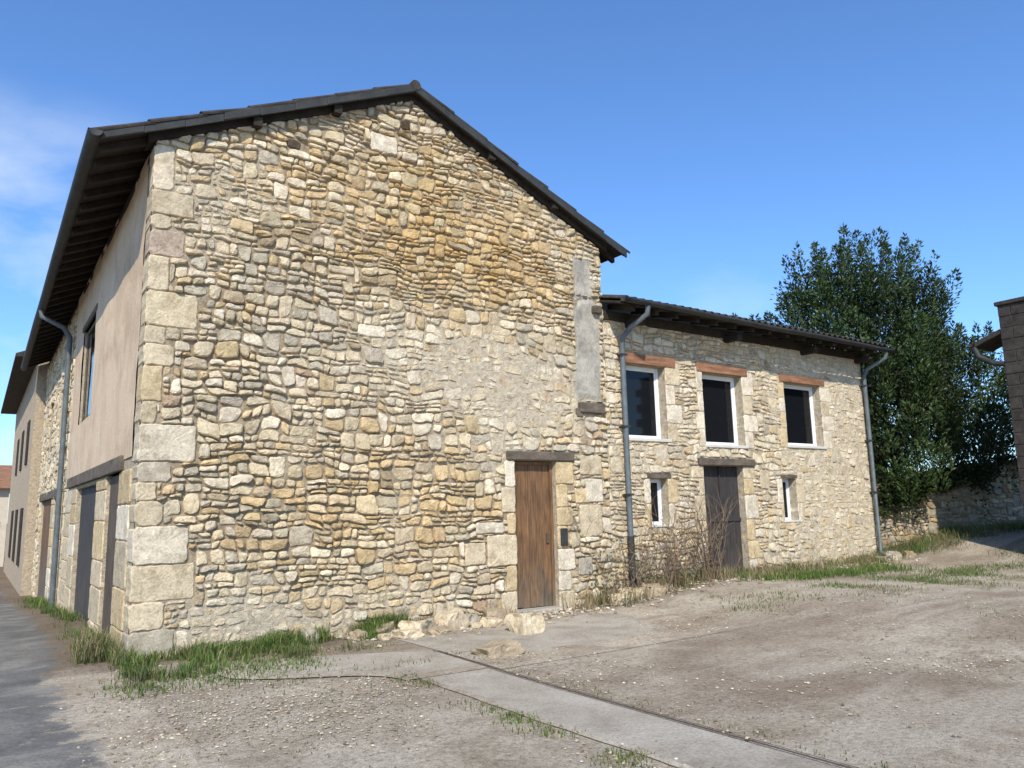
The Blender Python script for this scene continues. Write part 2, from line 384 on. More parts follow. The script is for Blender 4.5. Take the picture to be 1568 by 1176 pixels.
# ---------------------------------------------------------------- BARN
barn=empty("stone_barn"); annex=empty("stone_annex")
zw=lambda x:8.02-.457*abs(x-5.2)
XR=9.05
ga=lambda x,y,cx,cy,sx,sy: math.exp(-((x-cx)/sx)**2-((y-cy)/sy)**2)
def lerp(a,b,t): return tuple(a[i]+(b[i]-a[i])*t for i in range(3))
CREAM=(.585,.49,.34);OCH=(.54,.40,.22);GREY=(.43,.385,.305);PINK=(.43,.29,.19);PALE=(.69,.61,.475);BRN=(.34,.26,.17)
def pick(wts):
    t=R()*sum(w for w,_ in wts)
    for w,c in wts:
        t-=w
        if t<=0: break
    k=U(.80,1.12); c=lerp(c,CREAM,.22); return tuple(x*k*U(.985,1.015) for x in c)
def flush(x,z): return min(1,ga(x,z,6.2,3.9,1.9,.8)*.9+ga(x,z,7.6,3.3,1.2,.7)*.75+ga(x,z,3.2,.2,2.5,.4)*.7+max(0,nz(x,z,4,.8))*.8)
def gcol(x,z):
    o=ga(x,z,5.2,6.0,1.8,1.1)*3.6+ga(x,z,6.8,5.6,1.4,1.0)*2+ga(x,z,4.6,1.7,2.6,1.1)*1.6+max(0,nz(x,z,1,.9))*1.3+.15
    g=.25+ga(x,z,3.3,4.6,1.4,.9)*1.2+ga(x,z,2.6,1.5,1.3,1.6)*.9+ga(x,z,5.8,4.3,1.8,.5)*.9+ga(x,z,8.6,1,.8,1.5)*.4
    p=.6+ga(x,z,2.8,6.2,1.7,1.0)*1.6+ga(x,z,6,3.8,2,.7)*1.2
    c=pick([(1.9,CREAM),(o,OCH),(g,GREY),(.02+.15*ga(x,z,4.2,3.3,.9,.5),PINK),(p,PALE),(.12+ga(x,z,7.6,4.9,1,1)*.1,BRN)])
    w=min(1,ga(x,z,5.4,6.0,1.8,1.1)*.85+ga(x,z,6.9,5.5,1.3,1)*.55+ga(x,z,4.6,1.7,2.6,1.0)*.45)
    c=tuple(c[i]*(1,.91,.73)[i]*w+c[i]*(1-w) for i in range(3))
    return lerp(c,(.58,.505,.38),.28*flush(x,z))
def gh(x,z): return (.050-.036*flush(x,z))*U(.45,1.5)
def mcol(x,z):
    f=flush(x,z); b=lerp((.29,.225,.15),(.53,.455,.34),min(1,f*1.1+.2)); o=min(1,ga(x,z,5.2,6.0,1.9,1.3)*.8)
    return lerp(b,(.43,.31,.175),o*.6)
def mdep(x,z): return .010*nz(x,z,2,6)+.012*flush(x,z)+.002
D1=(7.06,7.88,-.05,2.38)
blocks=[]
W1=(9.50,10.58,2.82,4.2);W2=(11.62,12.80,2.76,4.2);W3=(14.2,15.50,2.82,4.2)
D2=(11.5,12.66,.22,2.36);S1=(10.06,10.50,1.26,2.10);S2=(13.90,14.36,1.24,2.12)
YEL=(.60,.47,.28)
blocks+=[(7.88,8.2,-.05,.28,.03,CREAM,-.3),(7.88,8.14,.28,.6,.03,PALE,-.3),(7.88,8.24,.6,.95,.03,PALE,-.3),(7.88,8.1,.95,1.32,.03,YEL,-.3),(7.88,8.22,1.32,1.62,.03,YEL,-.3),(7.88,8.12,1.62,2.0,.03,YEL,-.3),(7.88,8.26,2.0,2.38,.03,YEL,-.3),
 (6.86,7.06,1.95,2.38,.03,PALE,-.3),(6.78,7.06,1.55,1.95,.03,CREAM,-.3),(6.88,7.06,1.22,1.55,.03,YEL,-.3),(6.50,7.06,.74,1.22,.045,CREAM,-.3),(6.1,6.48,.78,1.12,.04,CREAM,-.04),(6.3,6.82,1.24,1.42,.04,PALE,-.04),(6.85,7.06,.35,.74,.03,YEL,-.3),(6.75,7.06,-.05,.35,.03,CREAM,-.3)]
blocks+=[(8.35,8.85,1.12,1.66,.045,CREAM,-.04),(8.28,8.62,1.68,1.95,.03,YEL,-.04),(8.5,8.9,1.7,2.1,.035,PALE,-.04),(8.3,8.6,.5,.8,.03,GREY,-.04),(8.4,8.9,2.15,2.5,.03,CREAM,-.04)]
blocks+=[(4.52,4.98,7.02,7.32,.04,PALE,-.04),(4.35,4.8,4.12,4.3,.03,PALE,-.04),(3.9,4.3,5.0,5.12,.03,CREAM,-.04)]
blocks+=[(5.03,5.2,7.5,7.66,.03,(.09,.065,.045),-.04),(3.26,3.46,6.72,6.87,.02,(.10,.075,.055),-.04),(3.5,3.72,5.58,5.68,.03,BRN,-.04)]
WQ=(.62,.54,.41)
quo=[(-.1,.30,.50,.35,GREY),(.30,.62,.38,.3,CREAM),(.62,1.05,.68,.3,CREAM),(1.05,1.5,.64,.32,PALE),(1.5,1.8,.30,.35,CREAM),(1.8,2.02,.22,.3,CREAM),(2.02,2.27,.40,.3,(.46,.40,.32)),(2.27,2.73,.64,.3,PALE),(2.73,3.0,.18,.35,CREAM),(3.0,3.45,.22,.3,YEL),(3.45,3.72,.36,.35,CREAM),(3.72,3.95,.24,.35,CREAM),(3.95,4.4,.60,.3,(.62,.52,.35)),(4.4,4.85,.22,.35,CREAM),(4.85,5.2,.42,.3,(.36,.28,.225)),(5.2,5.4,.24,.35,CREAM),(5.4,5.72,.48,.35,(.53,.44,.31)),(5.72,6.33,.22,.3,WQ)]
quo=[(a,b,w*U(.93,1.07),l,c) for a,b,w,l,c in quo]
qrects=[(X0-.05,X0+w,a,b) for a,b,w,l,c in quo]
mq=MB()
for a,b,w,l,c in quo: block(mq,X0-.02,X0+w,a,b,.024+U(-.006,.012),TG,sh(lerp(c,CREAM,.25),.83,.98),deep=-l,g=.004,r=.03)
mq.obj("corner_quoins",M_ashlar,barn)
for (a,b,c,d) in (W1,W2,W3):
    z=c-.04; k=0
    while z<d+.02:
        hh=min(U(.26,.42),d+.1-z)
        if d+.1-z-hh<.12: hh=d+.1-z
        w=U(.36,.50) if k%2 else U(.22,.32)
        blocks.append((b,b+w,z,z+hh,.02,PALE if R()<.6 else CREAM,-.3))
        wl=U(.14,.24); 
        if a>9.6: blocks.append((a-wl,a,z,z+hh,.02,PALE if R()<.5 else YEL,-.3))
        z+=hh;k+=1
for (a,b,c,d) in (D2,S1,S2):
    z=c-.05; k=0; big=(d-c)>1.5
    while z<d:
        hh=min(U(.28,.5),d-z)
        if d-z-hh<.12: hh=d-z
        blocks.append((b,b+(U(.32,.5) if k%2 else U(.2,.3))*(1 if big else .6),z,z+hh,.02,random.choice([PALE,YEL,CREAM]),-.3))
        blocks.append((a-(U(.25,.35) if k%2 else U(.15,.22))*(1 if big else .6),a,z,z+hh,.02,random.choice([PALE,YEL,CREAM]),-.3))
        z+=hh;k+=1
blocks+=[(13.18,13.45,1.9,2.3,.025,CREAM,-.04)]
lint=[(6.9,8.27,2.38,2.54),(9.46,10.86,4.2,4.42),(11.46,12.98,4.2,4.42),(14.05,15.68,4.2,4.40),(11.34,13.0,2.36,2.52),(9.98,10.6,2.10,2.2),(13.85,14.42,2.12,2.2)]
mb1=MB();mb2=MB()
for (a,b,c,d,h,col,deep) in blocks:
    block(mb1 if a<9.1 else mb2,a,b,c,d,h,TG,sh(col,.82,1.03),deep)
mb1.obj("dressed_blocks",M_ashlar,barn); mb2.obj("dressed_blocks",M_ashlar,annex)
cem=(8.40,8.94,3.46,5.3); cem2=(8.42,8.78,5.35,5.98)
rects=[D1,W1,W2,W3,D2,S1,S2]+[(a,b,c,d) for a,b,c,d,*_ in blocks]+lint+qrects+[cem,cem2,(8.42,8.98,3.2,3.42)]
planes=[(-1,0,-X0),(1,0,XR),(.457,1,8.02+.457*5.2),(-.457,1,8.02-.457*5.2),(0,-1,.12)]
mb=MB(); rubble(mb,X0,XR,-.1,8.1,planes,rects,TG,gcol,gh,hp=.225)
mb.obj("gable_rubble",M_stone,barn)
mb=MB(); backing(mb,X0,XR,-.3,8.1,zw,[D1],TG,mdep,mcol,.05)
reveal(mb,*D1,TG,.3)
mb.obj("gable_mortar",M_mortar,barn)
mb=MB()
P=[(8.42,3.42),(8.62,3.50),(8.9,3.42),(9.02,4.0),(8.97,4.5),(9.03,4.9),(9.0,5.2),(8.75,5.3),(8.50,5.2),(8.34,4.9),(8.44,4.3),(8.33,3.9)]
P2=[(8.38,5.16),(8.6,5.26),(8.85,5.28),(8.95,5.7),(8.86,6.12),(8.62,6.2),(8.4,6.0),(8.46,5.6)]
for q,hh in ((P,.024),(P2,.020)): 
    q=chaikin(q,3);n=len(q); q=[(a+.05*nz(a,b,3,4)+U(-.012,.012),b+.05*nz(a,b,5,4)+U(-.012,.012)) for a,b in q]
    cu=sum(a for a,b in q)/n;cv=sum(b for a,b in q)/n; V=[TG(a,b,-.02) for a,b in q]
    ks=(1,.9,.7,.45,.2)
    for k in ks: V+=[TG(cu+(a-cu)*k,cv+(b-cv)*k,(hh*.4 if k==1 else hh+.012*nz(cu+(a-cu)*k,cv+(b-cv)*k,7,3)+U(-.002,.002))) for a,b in q]
    V.append(TG(cu,cv,hh)); F=[]
    for r_ in range(len(ks)): F+=[(r_*n+i,r_*n+(i+1)%n,(r_+1)*n+(i+1)%n,(r_+1)*n+i) for i in range(n)]
    F+=[(len(ks)*n+i,len(ks)*n+(i+1)%n,(len(ks)+1)*n) for i in range(n)]
    mb.add(V,F)
mb.obj("cement_repair",M_cement,barn)
mb=MB(); mb.box(8.42,8.98,Y0-.09,Y0+.1,3.22,3.40); mb.box(8.36,8.5,Y0-.06,Y0+.1,3.14,3.3);mb.box(8.8,8.98,Y0-.12,Y0+.1,5.02,5.16)
mb.obj("old_beam_ends",M_wood,barn,bevel=.02)
AX1=17.25
def acol(x,z):
    o=.3+max(0,nz(x,z,1,.9))*1.2+.5*ga(x,z,12.5,1.2,3,1); return lerp(pick([(1.6,CREAM),(o,OCH),(.25,GREY),(.02,PINK),(1.3,PALE),(.07,BRN)]),(.62,.54,.40),.22)
def aflush(x,z): return min(1,.35+.7*ss(13,15.5,x)+.8*max(0,nz(x,z,8,.6)))
mb=MB(); rubble(mb,XR,AX1,0,4.95,[(-1,0,-XR),(1,0,AX1),(0,1,4.95),(0,-1,0)],rects,TG,acol,lambda x,z:(.044-.026*aflush(x,z))*U(.5,1.4),hp=.215,seed=31)
mb.obj("annex_rubble",M_stone,annex)
mb=MB(); backing(mb,XR,AX1,-.2,5.0,lambda u:5.0,[W1,W2,W3,D2,S1,S2],TG,lambda x,z:.008*nz(x,z,2,6)+.012*aflush(x,z),lambda x,z:lerp((.34,.27,.185),(.58,.50,.37),min(1,aflush(x,z)*1.1)),.06)
for h in (W1,W2,W3,D2,S1,S2): reveal(mb,*h,TG,.3)
mb.box(AX1-.02,AX1+.002,Y0+.02,Y0+6,-.2,5.0,(.4,.34,.25)); mb.box(XR,AX1,Y0+.32,Y0+.34,4.9,5.0)
mb.obj("annex_mortar",M_mortar,annex)
mb=MB(); mb.box(6.9,8.27,Y0-.06,Y0+.2,2.385,2.53); mb.obj("door_lintel",M_wood,barn,bevel=.015)
mb=MB()
for a,b,c,d in lint[1:4]: mb.box(a,b,Y0-.035,Y0+.25,c+.002,d-.03)
mb.obj("window_lintels",M_brick,annex,bevel=.012)
mb=MB(); mb.box(11.34,13.0,Y0-.07,Y0+.2,2.365,2.50); mb.box(9.98,10.6,Y0-.02,Y0+.2,2.105,2.2); mb.box(13.85,14.42,Y0-.02,Y0+.2,2.125,2.2); mb.obj("timber_lintels",M_wood,annex,bevel=.012)
def plank_door(name,mat,par,u0,u1,v0,v1,y,n=6):
    m=MB(); w=(u1-u0)/n
    for i in range(n): m.box(u0+i*w+.003,u0+(i+1)*w-.003,y+U(-.004,.004),y+.04,v0+U(0,.02),v1)
    o=m.obj(name,mat,par,bevel=.004); 
    m=MB(); m.box(u0-.01,u1+.01,y+.035,y+.06,v0-.01,v1+.01); m.obj(name+"_back",M_black,par); return o
mb=MB();mb.box(7.06,7.11,Y0+.08,Y0+.16,0,2.37);mb.box(7.83,7.88,Y0+.08,Y0+.16,0,2.37);mb.box(7.11,7.83,Y0+.08,Y0+.16,2.32,2.37);mb.obj("door_frame",M_door,barn,bevel=.004)
plank_door("plank_door",M_door,barn,7.11,7.83,.05,2.32,Y0+.11,5)
bx("door_lock",M_rust,barn,7.74,7.79,Y0+.085,Y0+.112,1.05,1.22,bevel=.004)
bx("door_step",M_step,barn,7.0,7.95,Y0-.12,Y0+.3,-.08,.05,bevel=.02)
plank_door("plank_door",M_door2,annex,11.5,12.66,.28,2.36,Y0+.14,7)
mb=MB();mb.box(11.5,12.66,Y0+.115,Y0+.139,1.28,1.34);mb.box(12.07,12.10,Y0+.11,Y0+.139,.3,2.34);mb.obj("door_batten",M_door2,annex)
bx("door_step",M_step,annex,11.4,12.8,Y0-.15,Y0+.3,.1,.27,bevel=.02)
bx("letter_box",M_gutter,barn,7.93,8.06,Y0-.07,Y0-.02,1.0,1.28,bevel=.01)
def window(par,u0,u1,v0,v1,rec=.2,fw=.07):
    y=Y0+rec; m=MB()
    m.box(u0,u0+fw,y-.03,y+.04,v0,v1);m.box(u1-fw,u1,y-.03,y+.04,v0,v1);m.box(u0+fw,u1-fw,y-.03,y+.04,v1-fw,v1);m.box(u0+fw,u1-fw,y-.03,y+.04,v0,v0+fw)
    f2=fw+.03
    m.box(u0+fw,u0+f2,y-.012,y+.03,v0+fw,v1-fw);m.box(u1-f2,u1-fw,y-.012,y+.03,v0+fw,v1-fw)
    m.box(u0+f2,u1-f2,y-.012,y+.03,v0+fw,v0+f2);m.box(u0+f2,u1-f2,y-.012,y+.03,v1-f2,v1-fw)
    m.obj("window_frame",M_white,par,bevel=.006)
    bx("window_glass",M_glass,par,u0+f2-.01,u1-f2+.01,y+.004,y+.012,v0+f2-.01,v1-f2+.01,bevel=0)
    bx("room_dark",M_black,par,u0,u1,y+.3,y+.32,v0,v1,bevel=0)
for w in (W1,W2,W3):
    window(annex,*w,fw=.055); bx("window_sill",M_sill,annex,w[0]-.04,w[1]+.05,Y0-.05,Y0+.17,w[2]-.045,w[2]+.012)
for w in (S1,S2):
    window(annex,*w,rec=.2,fw=.035); bx("window_sill",M_sill,annex,w[0]-.03,w[1]+.03,Y0-.03,Y0+.17,w[2]-.03,w[2]+.008)
# ---------------------------------------------------------------- barn roof
zr=lambda x:8.20-(.457 if x<5.2 else .447)*abs(x-5.2)
YF=Y0-.2; YB=27.
XE0,XE1=.93,9.55
def roofplane(name,xa,xb,ya,yb,par):
    m=MB();V=[];F=[];yy=list(np.arange(ya,yb,.05));xx=list(np.linspace(xa,xb,14))
    for y in yy:
        for x in xx: V.append((x,y,zr(x)+.035*abs(math.sin(math.pi*y/.21))+.02*nz(x,y,1,.6)))
    n=len(xx)
    for j in range(len(yy)-1):
        for i in range(n-1): a=j*n+i;F.append((a,a+1,a+n+1,a+n))
    m.add(V,F); o=m.obj(name,M_tile,par,smooth=True); s=o.modifiers.new("s",'SOLIDIFY');s.thickness=.025;s.offset=-1
roofplane("roof_tiles_west",XE0,5.2,YF,YB,barn);roofplane("roof_tiles_east",5.2,XE1,YF,YB,barn)
m=MB()
for xa,xb in ((XE0+.02,5.2),(5.2,XE1-.04)):
    m.hexa([(xa,YF+.03,zr(xa)-.07),(xb,YF+.03,zr(xb)-.07),(xb,YB,zr(xb)-.07),(xa,YB,zr(xa)-.07),(xa,YF+.03,zr(xa)-.03),(xb,YF+.03,zr(xb)-.03),(xb,YB,zr(xb)-.03),(xa,YB,zr(xa)-.03)])
m.obj("roof_boards",M_dark,barn)
m=MB()
for xa,xb in ((X0-.1,5.2),(5.2,9.2)):
    m.hexa([(xa,Y0-.06,zr(xa)-.19),(xb,Y0-.06,zr(xb)-.19),(xb,Y0+.25,zr(xb)-.19),(xa,Y0+.25,zr(xa)-.19),(xa,Y0-.06,zr(xa)-.072),(xb,Y0-.06,zr(xb)-.072),(xb,Y0+.25,zr(xb)-.072),(xa,Y0+.25,zr(xa)-.072)])
for px in (2.75,3.9,6.6,7.9): m.box(px,px+.12,YF+.04,Y0+.2,zr(px)-.22,zr(px)-.09)
m.obj("barge_rafters",M_dark,barn)
y=Y0+.05; m=MB()
while y<YB:
    for xa,xb in ((XE0+.04,X0+.1),(8.9,XE1-.06)):
        m.hexa([(xa,y,zr(xa)-.18),(xb,y,zr(xb)-.18),(xb,y+.09,zr(xb)-.18),(xa,y+.09,zr(xa)-.18),(xa,y,zr(xa)-.072),(xb,y,zr(xb)-.072),(xb,y+.09,zr(xb)-.072),(xa,y+.09,zr(xa)-.072)])
    y+=U(.5,.62)
m.box(X0-.02,X0+.2,Y0+.02,YB,zr(X0)-.34,zr(X0)-.19)
m.obj("eave_rafters",M_dark,barn,bevel=.01)
def halftile(m,p0,p1,r0,r1,K=8):
    p0=Vector(p0);p1=Vector(p1);d=(p1-p0).normalized();side=Vector((0,1,0));up=side.cross(d); 
    if up.z<0: up=-up
    V=[]
    for c,r in ((p0,r0),(p1,r1)):
        for rr in (r,r-.018):
            for j in range(K+1):
                a=math.pi*(-.12+1.24*j/K); V.append(tuple(c+side*rr*math.cos(a)+up*rr*.55*math.sin(a)))
    n=K+1;F=[]
    for j in range(K):
        F+=[(j,j+1,2*n+j+1,2*n+j),(n+j,3*n+j,3*n+j+1,n+j+1),(j,n+j,n+j+1,j+1),(2*n+j,2*n+j+1,3*n+j+1,3*n+j)]
    F+=[(0,2*n,3*n,n),(n-1,2*n-1,4*n-1,3*n-1)]
    m.add(V,F)
m=MB()
for sgn,xe in ((-1,XE0-.02),(1,XE1+.02)):
    L=abs(xe-5.2); n=int(L/.6); 
    for i in range(n):
        xa=5.2+sgn*L*i/n; xb=5.2+sgn*L*(i+1.10)/n; j=U(-.012,.012)
        halftile(m,(xa,YF+.07+j,zr(xa)-.0+U(-.01,.01)),(xb,YF+.07+U(-.01,.01),zr(xb)+.016+j*.8),.085,.095)
m.obj("verge_tiles",M_tile,barn)
pipe("ridge_tiles",[(5.2,YF-.02,8.19),(5.2,YB,8.19)],.085,M_tile,barn)
m=MB()
for xa,xb in ((XE0,5.2),(5.2,XE1)):
    n=9
    for i in range(n):
        a=xa+(xb-xa)*i/n; b=xa+(xb-xa)*(i+1)/n; o=U(-.008,.008); q=U(-.01,.01)
        m.hexa([(a,YF-.012+o,zr(a)-.12+q),(b,YF-.012+o,zr(b)-.12+q),(b,YF+.02,zr(b)-.12),(a,YF+.02,zr(a)-.12),(a,YF-.012+o,zr(a)+.0),(b,YF-.012+o,zr(b)+.0),(b,YF+.02,zr(b)+.0),(a,YF+.02,zr(a)+.0)])
m.obj("verge_board",M_gutter,barn,bevel=.008)
gutter("west_gutter",(XE0-.06,YF-.05,zr(XE0)-.02),(XE0-.0,YB,zr(XE0)-.10),.085,barn,sag=.05,segs=60)
# ---------------------------------------------------------------- barn west facade
Ld=[(11.45,12.65,-.3,2.22),(13.75,16.6,-.4,2.16),(19.6,21.4,-.7,2.1),(22.2,25.6,-.9,2.2)]
LW=[(15.25,17.15,3.42,5.3),(20.6,21.6,3.4,4.7),(23.5,24.6,3.4,4.7)]
m=MB(); backing(m,Y0+.38,18.7,2.36,6.4,lambda u:6.33,[LW[0]],TL,lambda u,v:.018+.014*nz(u,v,3,1.2)+.005*nz(u,v,3,5),lambda u,v:(1,1,1),.12)
m.obj("rendered_facade",M_plaster,barn,smooth=True)
m=MB(); backing(m,Y0+.05,YB,-1,2.5,lambda u:2.5,Ld,TL,lambda u,v:0,lambda u,v:(.44,.37,.27),.2)
backing(m,18.6,YB,2.3,6.4,lambda u:6.33,LW[1:],TL,lambda u,v:0,lambda u,v:(.42,.35,.25),.2)
backing(m,Y0+.05,Y0+.5,2.3,6.4,lambda u:6.33,[],TL,lambda u,v:.004+.01*nz(u,v,3,4),lambda u,v:(.52,.445,.33),.08)
for h in Ld+LW: reveal(m,*h,TL,.35)
m.obj("west_mortar",M_mortar,barn)
lb=[]
def pier(a,b,v0,v1):
    z=v0
    while z<v1-.02:
        hh=min(U(.35,.6),v1-z); hh=v1-z if v1-z-hh<.15 else hh
        lb.append((a,b,z,z+hh)); z+=hh
pier(Y0+.4,11.45,-.2,2.22);pier(12.65,13.75,-.3,2.22);pier(16.6,17.5,-.5,2.22);pier(17.5,18.6,-.5,2.22);pier(18.8,19.6,-.8,2.2);pier(21.4,22.2,-.8,2.2)
m=MB()
for a,b,c,d in lb: block(m,a,b,c,d,.02,TL,sh(random.choice([PALE,YEL,CREAM,CREAM]),.8,1.0),-.3)
m.obj("west_piers",M_ashlar,barn)
m=MB(); rubble(m,18.7,YB,-.9,6.3,[(-1,0,-18.7),(1,0,YB),(0,1,6.2),(0,-1,1)],Ld+LW+[tuple(x) for x in lb],TL,acol,lambda x,z:.03,wr=(.2,.6),hp=.36,seed=77)
m.obj("west_rubble",M_stone,barn)
m=MB(); m.box(X0-.06,X0+.25,11.2,18.1,2.22,2.42); m.box(X0-.05,X0+.2,19.4,26,2.12,2.32)
m.box(X0-.04,X0+.1,15.1,17.3,5.3,5.42); m.obj("timber_lintel",M_wood,barn,bevel=.015)
def ldoor(name,u0,u1,v0,v1,rec,mat,n):
    m=MB();w=(u1-u0)/n
    for i in range(n): m.box(X0+rec,X0+rec+.05,u0+i*w+.006,u0+(i+1)*w-.006,v0,v1)
    m.obj(name,mat,barn,bevel=.004); bx(name+"_back",M_black,barn,X0+rec+.04,X0+rec+.08,u0,u1,v0,v1,bevel=0)
ldoor("barn_door",11.45,12.65,-.1,2.2,.04,M_door3,7);ldoor("barn_door",13.75,16.6,-.2,2.15,.07,M_door2,14)
ldoor("barn_door",19.6,21.4,-.7,2.1,.05,M_door3,9);ldoor("barn_door",22.2,25.6,-.9,2.2,.05,M_door,16)
for w in LW:
    m=MB(); x=X0+.04
    m.box(x,x+.05,w[0],w[0]+.08,w[2],w[3]);m.box(x,x+.05,w[1]-.08,w[1],w[2],w[3]);m.box(x,x+.05,w[0],w[1],w[2],w[2]+.08);m.box(x,x+.05,w[0],w[1],w[3]-.08,w[3])
    m.obj("west_window_frame",M_wood,barn); bx("west_window_glass",M_glass,barn,x+.02,x+.03,w[0]+.05,w[1]-.05,w[2]+.05,w[3]-.05,bevel=0)
pipe("west_downpipe",[(XE0-.04,19.0,6.08),(XE0-.02,19.0,5.95),(X0-.25,19.0,5.75),(X0-.12,19.0,5.55),(X0-.1,19.0,-.4)],.055,M_pipe,barn)
m=MB(); m.box(8.85,9.0,Y0+.25,YB,-.5,6.3,(.4,.34,.25)); m.add([(X0,YB,-1),(9,YB,-1),(9,YB,6.3),(5.2,YB,8),(X0,YB,6.3)],[(0,1,2,3,4)],(.4,.34,.25)); m.obj("rear_walls",M_mortar,barn)
# ---------------------------------------------------------------- annex roof
ye=Y0-.58; ze=5.12; sl=.27
m=MB();V=[];F=[];xx=list(np.arange(9.0,17.5,.03));yy=[ye-.06,ye+.3,ye+1,ye+2.5,ye+6.6]
for y in yy:
    for x in xx: V.append((x,y,ze+.08+(y-ye)*sl+.065*abs(math.sin(math.pi*x/.2))+.015*nz(x,y,1,.8)))
n=len(xx)
for j in range(len(yy)-1):
    for i in range(n-1): a=j*n+i;F.append((a,a+1,a+n+1,a+n))
m.add(V,F);o=m.obj("roof_tiles",M_tile,annex,smooth=True);s=o.modifiers.new("s",'SOLIDIFY');s.thickness=.02;s.offset=-1
m=MB(); m.hexa([(9.02,ye+.02,ze),(17.45,ye+.02,ze),(17.45,ye+6.5,ze+6.5*sl),(9.02,ye+6.5,ze+6.5*sl),(9.02,ye+.02,ze+.04),(17.45,ye+.02,ze+.04),(17.45,ye+6.5,ze+.04+6.5*sl),(9.02,ye+6.5,ze+.04+6.5*sl)])
x=9.3
while x<17.4:
    m.hexa([(x,ye+.06,ze-.10),(x+.09,ye+.06,ze-.10),(x+.09,Y0+.1,ze-.10+.6*sl),(x,Y0+.1,ze-.10+.6*sl),(x,ye+.06,ze+.01),(x+.09,ye+.06,ze+.01),(x+.09,Y0+.1,ze+.01+.6*sl),(x,Y0+.1,ze+.01+.6*sl)]); x+=U(.5,.6)
m.box(XR,17.3,Y0-.06,Y0+.3,4.95,5.12); m.obj("eave_boards",M_dark,annex)
m=MB()
for px in (9.6,12.3,14.9,17.0): m.box(px,px+.14,Y0-.4,Y0+.1,4.86,4.99)
m.obj("eave_brackets",M_dark,annex,bevel=.01)
gutter("gutter",(8.98,ye-.09,ze+.07),(17.55,ye-.09,ze-.0),.075,annex,sag=.02)
pipe("downpipe",[(9.58,ye-.07,ze),(9.58,ye-.05,ze-.14),(9.46,Y0-.3,ze-.34),(9.42,Y0-.13,ze-.5),(9.42,Y0-.11,4.2),(9.42,Y0-.11,.75)],.05,M_pipe,annex)
pipe("downpipe_foot",[(9.42,Y0-.11,1.1),(9.42,Y0-.11,.2),(9.42,Y0-.2,.12)],.062,M_gutter,annex)
pipe("downpipe_east",[(17.3,ye-.07,ze-.05),(17.3,ye-.05,ze-.2),(17.2,Y0-.2,ze-.42),(17.18,Y0-.12,ze-.6),(17.18,Y0-.11,.45),(17.24,Y0-.3,.36)],.05,M_pipe,annex)
m=MB()
for z in (4.3,3.0,1.8): m.box(9.35,9.49,Y0-.17,Y0,z,z+.03);m.box(17.11,17.25,Y0-.17,Y0,z,z+.03)
m.obj("pipe_brackets",M_gutter,annex)
# ---------------------------------------------------------------- garden wall
gw=empty("garden_wall"); ax,ay,bx_,by_=17.3,10.75,24.5,8.7
L=math.hypot(bx_-ax,by_-ay); dx,dy=(bx_-ax)/L,(by_-ay)/L; TW=mkT(ax,ay,dx,dy,dy,-dx)
top=lambda u:1.85+.13*u+.07*nz(u,2,0,1.5)
m=MB(); rubble(m,0,L,0,2.9,[(-1,0,0),(1,0,L),(-.13,1,1.9),(0,-1,0)],[],TW,lambda u,v:tuple(c*.85 for c in pick([(1,CREAM),(1,GREY),(.6,BRN),(.4,OCH)])),lambda u,v:.03*U(.6,1.3),wr=(.12,.42),hp=.26,seed=55)
m.obj("wall_stones",M_stone,gw)
m=MB(); backing(m,0,L,-.2,3,top,[],TW,lambda u,v:0,lambda u,v:(.38,.31,.215),.12); backing(m,0,L,-.2,3,top,[],TW,lambda u,v:-.4,lambda u,v:(.34,.28,.2),.12)
us=np.arange(0,L,.12)
m.add([TW(u,top(u)+.02,d) for u in us for d in (.03,-.4)],[(2*i,2*i+2,2*i+3,2*i+1) for i in range(len(us)-1)],(.25,.22,.16)); m.obj("wall_core",M_mortar,gw)
LV=[];LC=[]
for i in range(10000):
    u=abs(random.gauss(2.4,1.7)); dr=abs(random.gauss(0,.34))*(.6+.8*max(0,nz(u,4,0,1.6)+.4)); v=top(min(u,L))+.18-dr
    if u>L or nz(u,v,9,1.8)<-.22: continue
    p=Vector(TW(u,v,.06+abs(random.gauss(0,.10)))); l=U(.03,.06); a=Vector((U(-1,1),U(-1,.2),U(-1,.3))).normalized(); b=a.orthogonal().normalized()
    LV.extend([tuple(p),tuple(p+a*l+b*l*.6),tuple(p+a*l*2),tuple(p+a*l-b*l*.6)]); k=U(.4,1.2); LC.extend([(.045*k,.070*k,.02*k)]*4)
m=MB();m.v=LV;m.c=LC;m.f=[(i,i+1,i+2,i+3) for i in range(0,len(LV),4)];m.obj("ivy",M_leaf,None)
# ---------------------------------------------------------------- concrete block shed at right
cb=empty("concrete_block_shed"); CX,CY=17.85,7.22; YS=2.5
m=MB(); z=.2; row=0
while z<5.7:
    y=CY; k=0
    while y>YS:
        w=.5 if not(k==0 and row%2) else .25
        m.box(CX+U(-.006,.006),CX+.2,y-w+.006,y-.006,z+.006,z+.244); y-=w;k+=1
    x=CX+.206
    while x<CX+3: m.box(x,x+.49,CY-.2,CY-.004,z+.006,z+.244); x+=.5
    z+=.25;row+=1
m.obj("block_courses",M_block,cb,bevel=.012)
m=MB(); m.box(CX+.012,CX+4,YS,CY-.014,0,z-.01); m.obj("core",M_block,cb)
m=MB(); m.box(CX-.05,CX+4,YS,CY+.04,z,z+.09); m.obj("coping",M_block,cb,bevel=.02)
m=MB(); z1=5.1
m.hexa([(CX+.0,CY+.0,z1),(CX+.9,CY+.0,z1),(CX+.9,CY+.55,z1-.2),(CX+.0,CY+.55,z1-.2),(CX+.0,CY+.0,z1+.1),(CX+.9,CY+.0,z1+.1),(CX+.9,CY+.55,z1-.1),(CX+.0,CY+.55,z1-.1)])
m.obj("small_eave",M_tile,cb)
gutter("eave_gutter",(CX-.05,CY+.6,z1-.12),(CX+1,CY+.6,z1-.12),.08,cb)
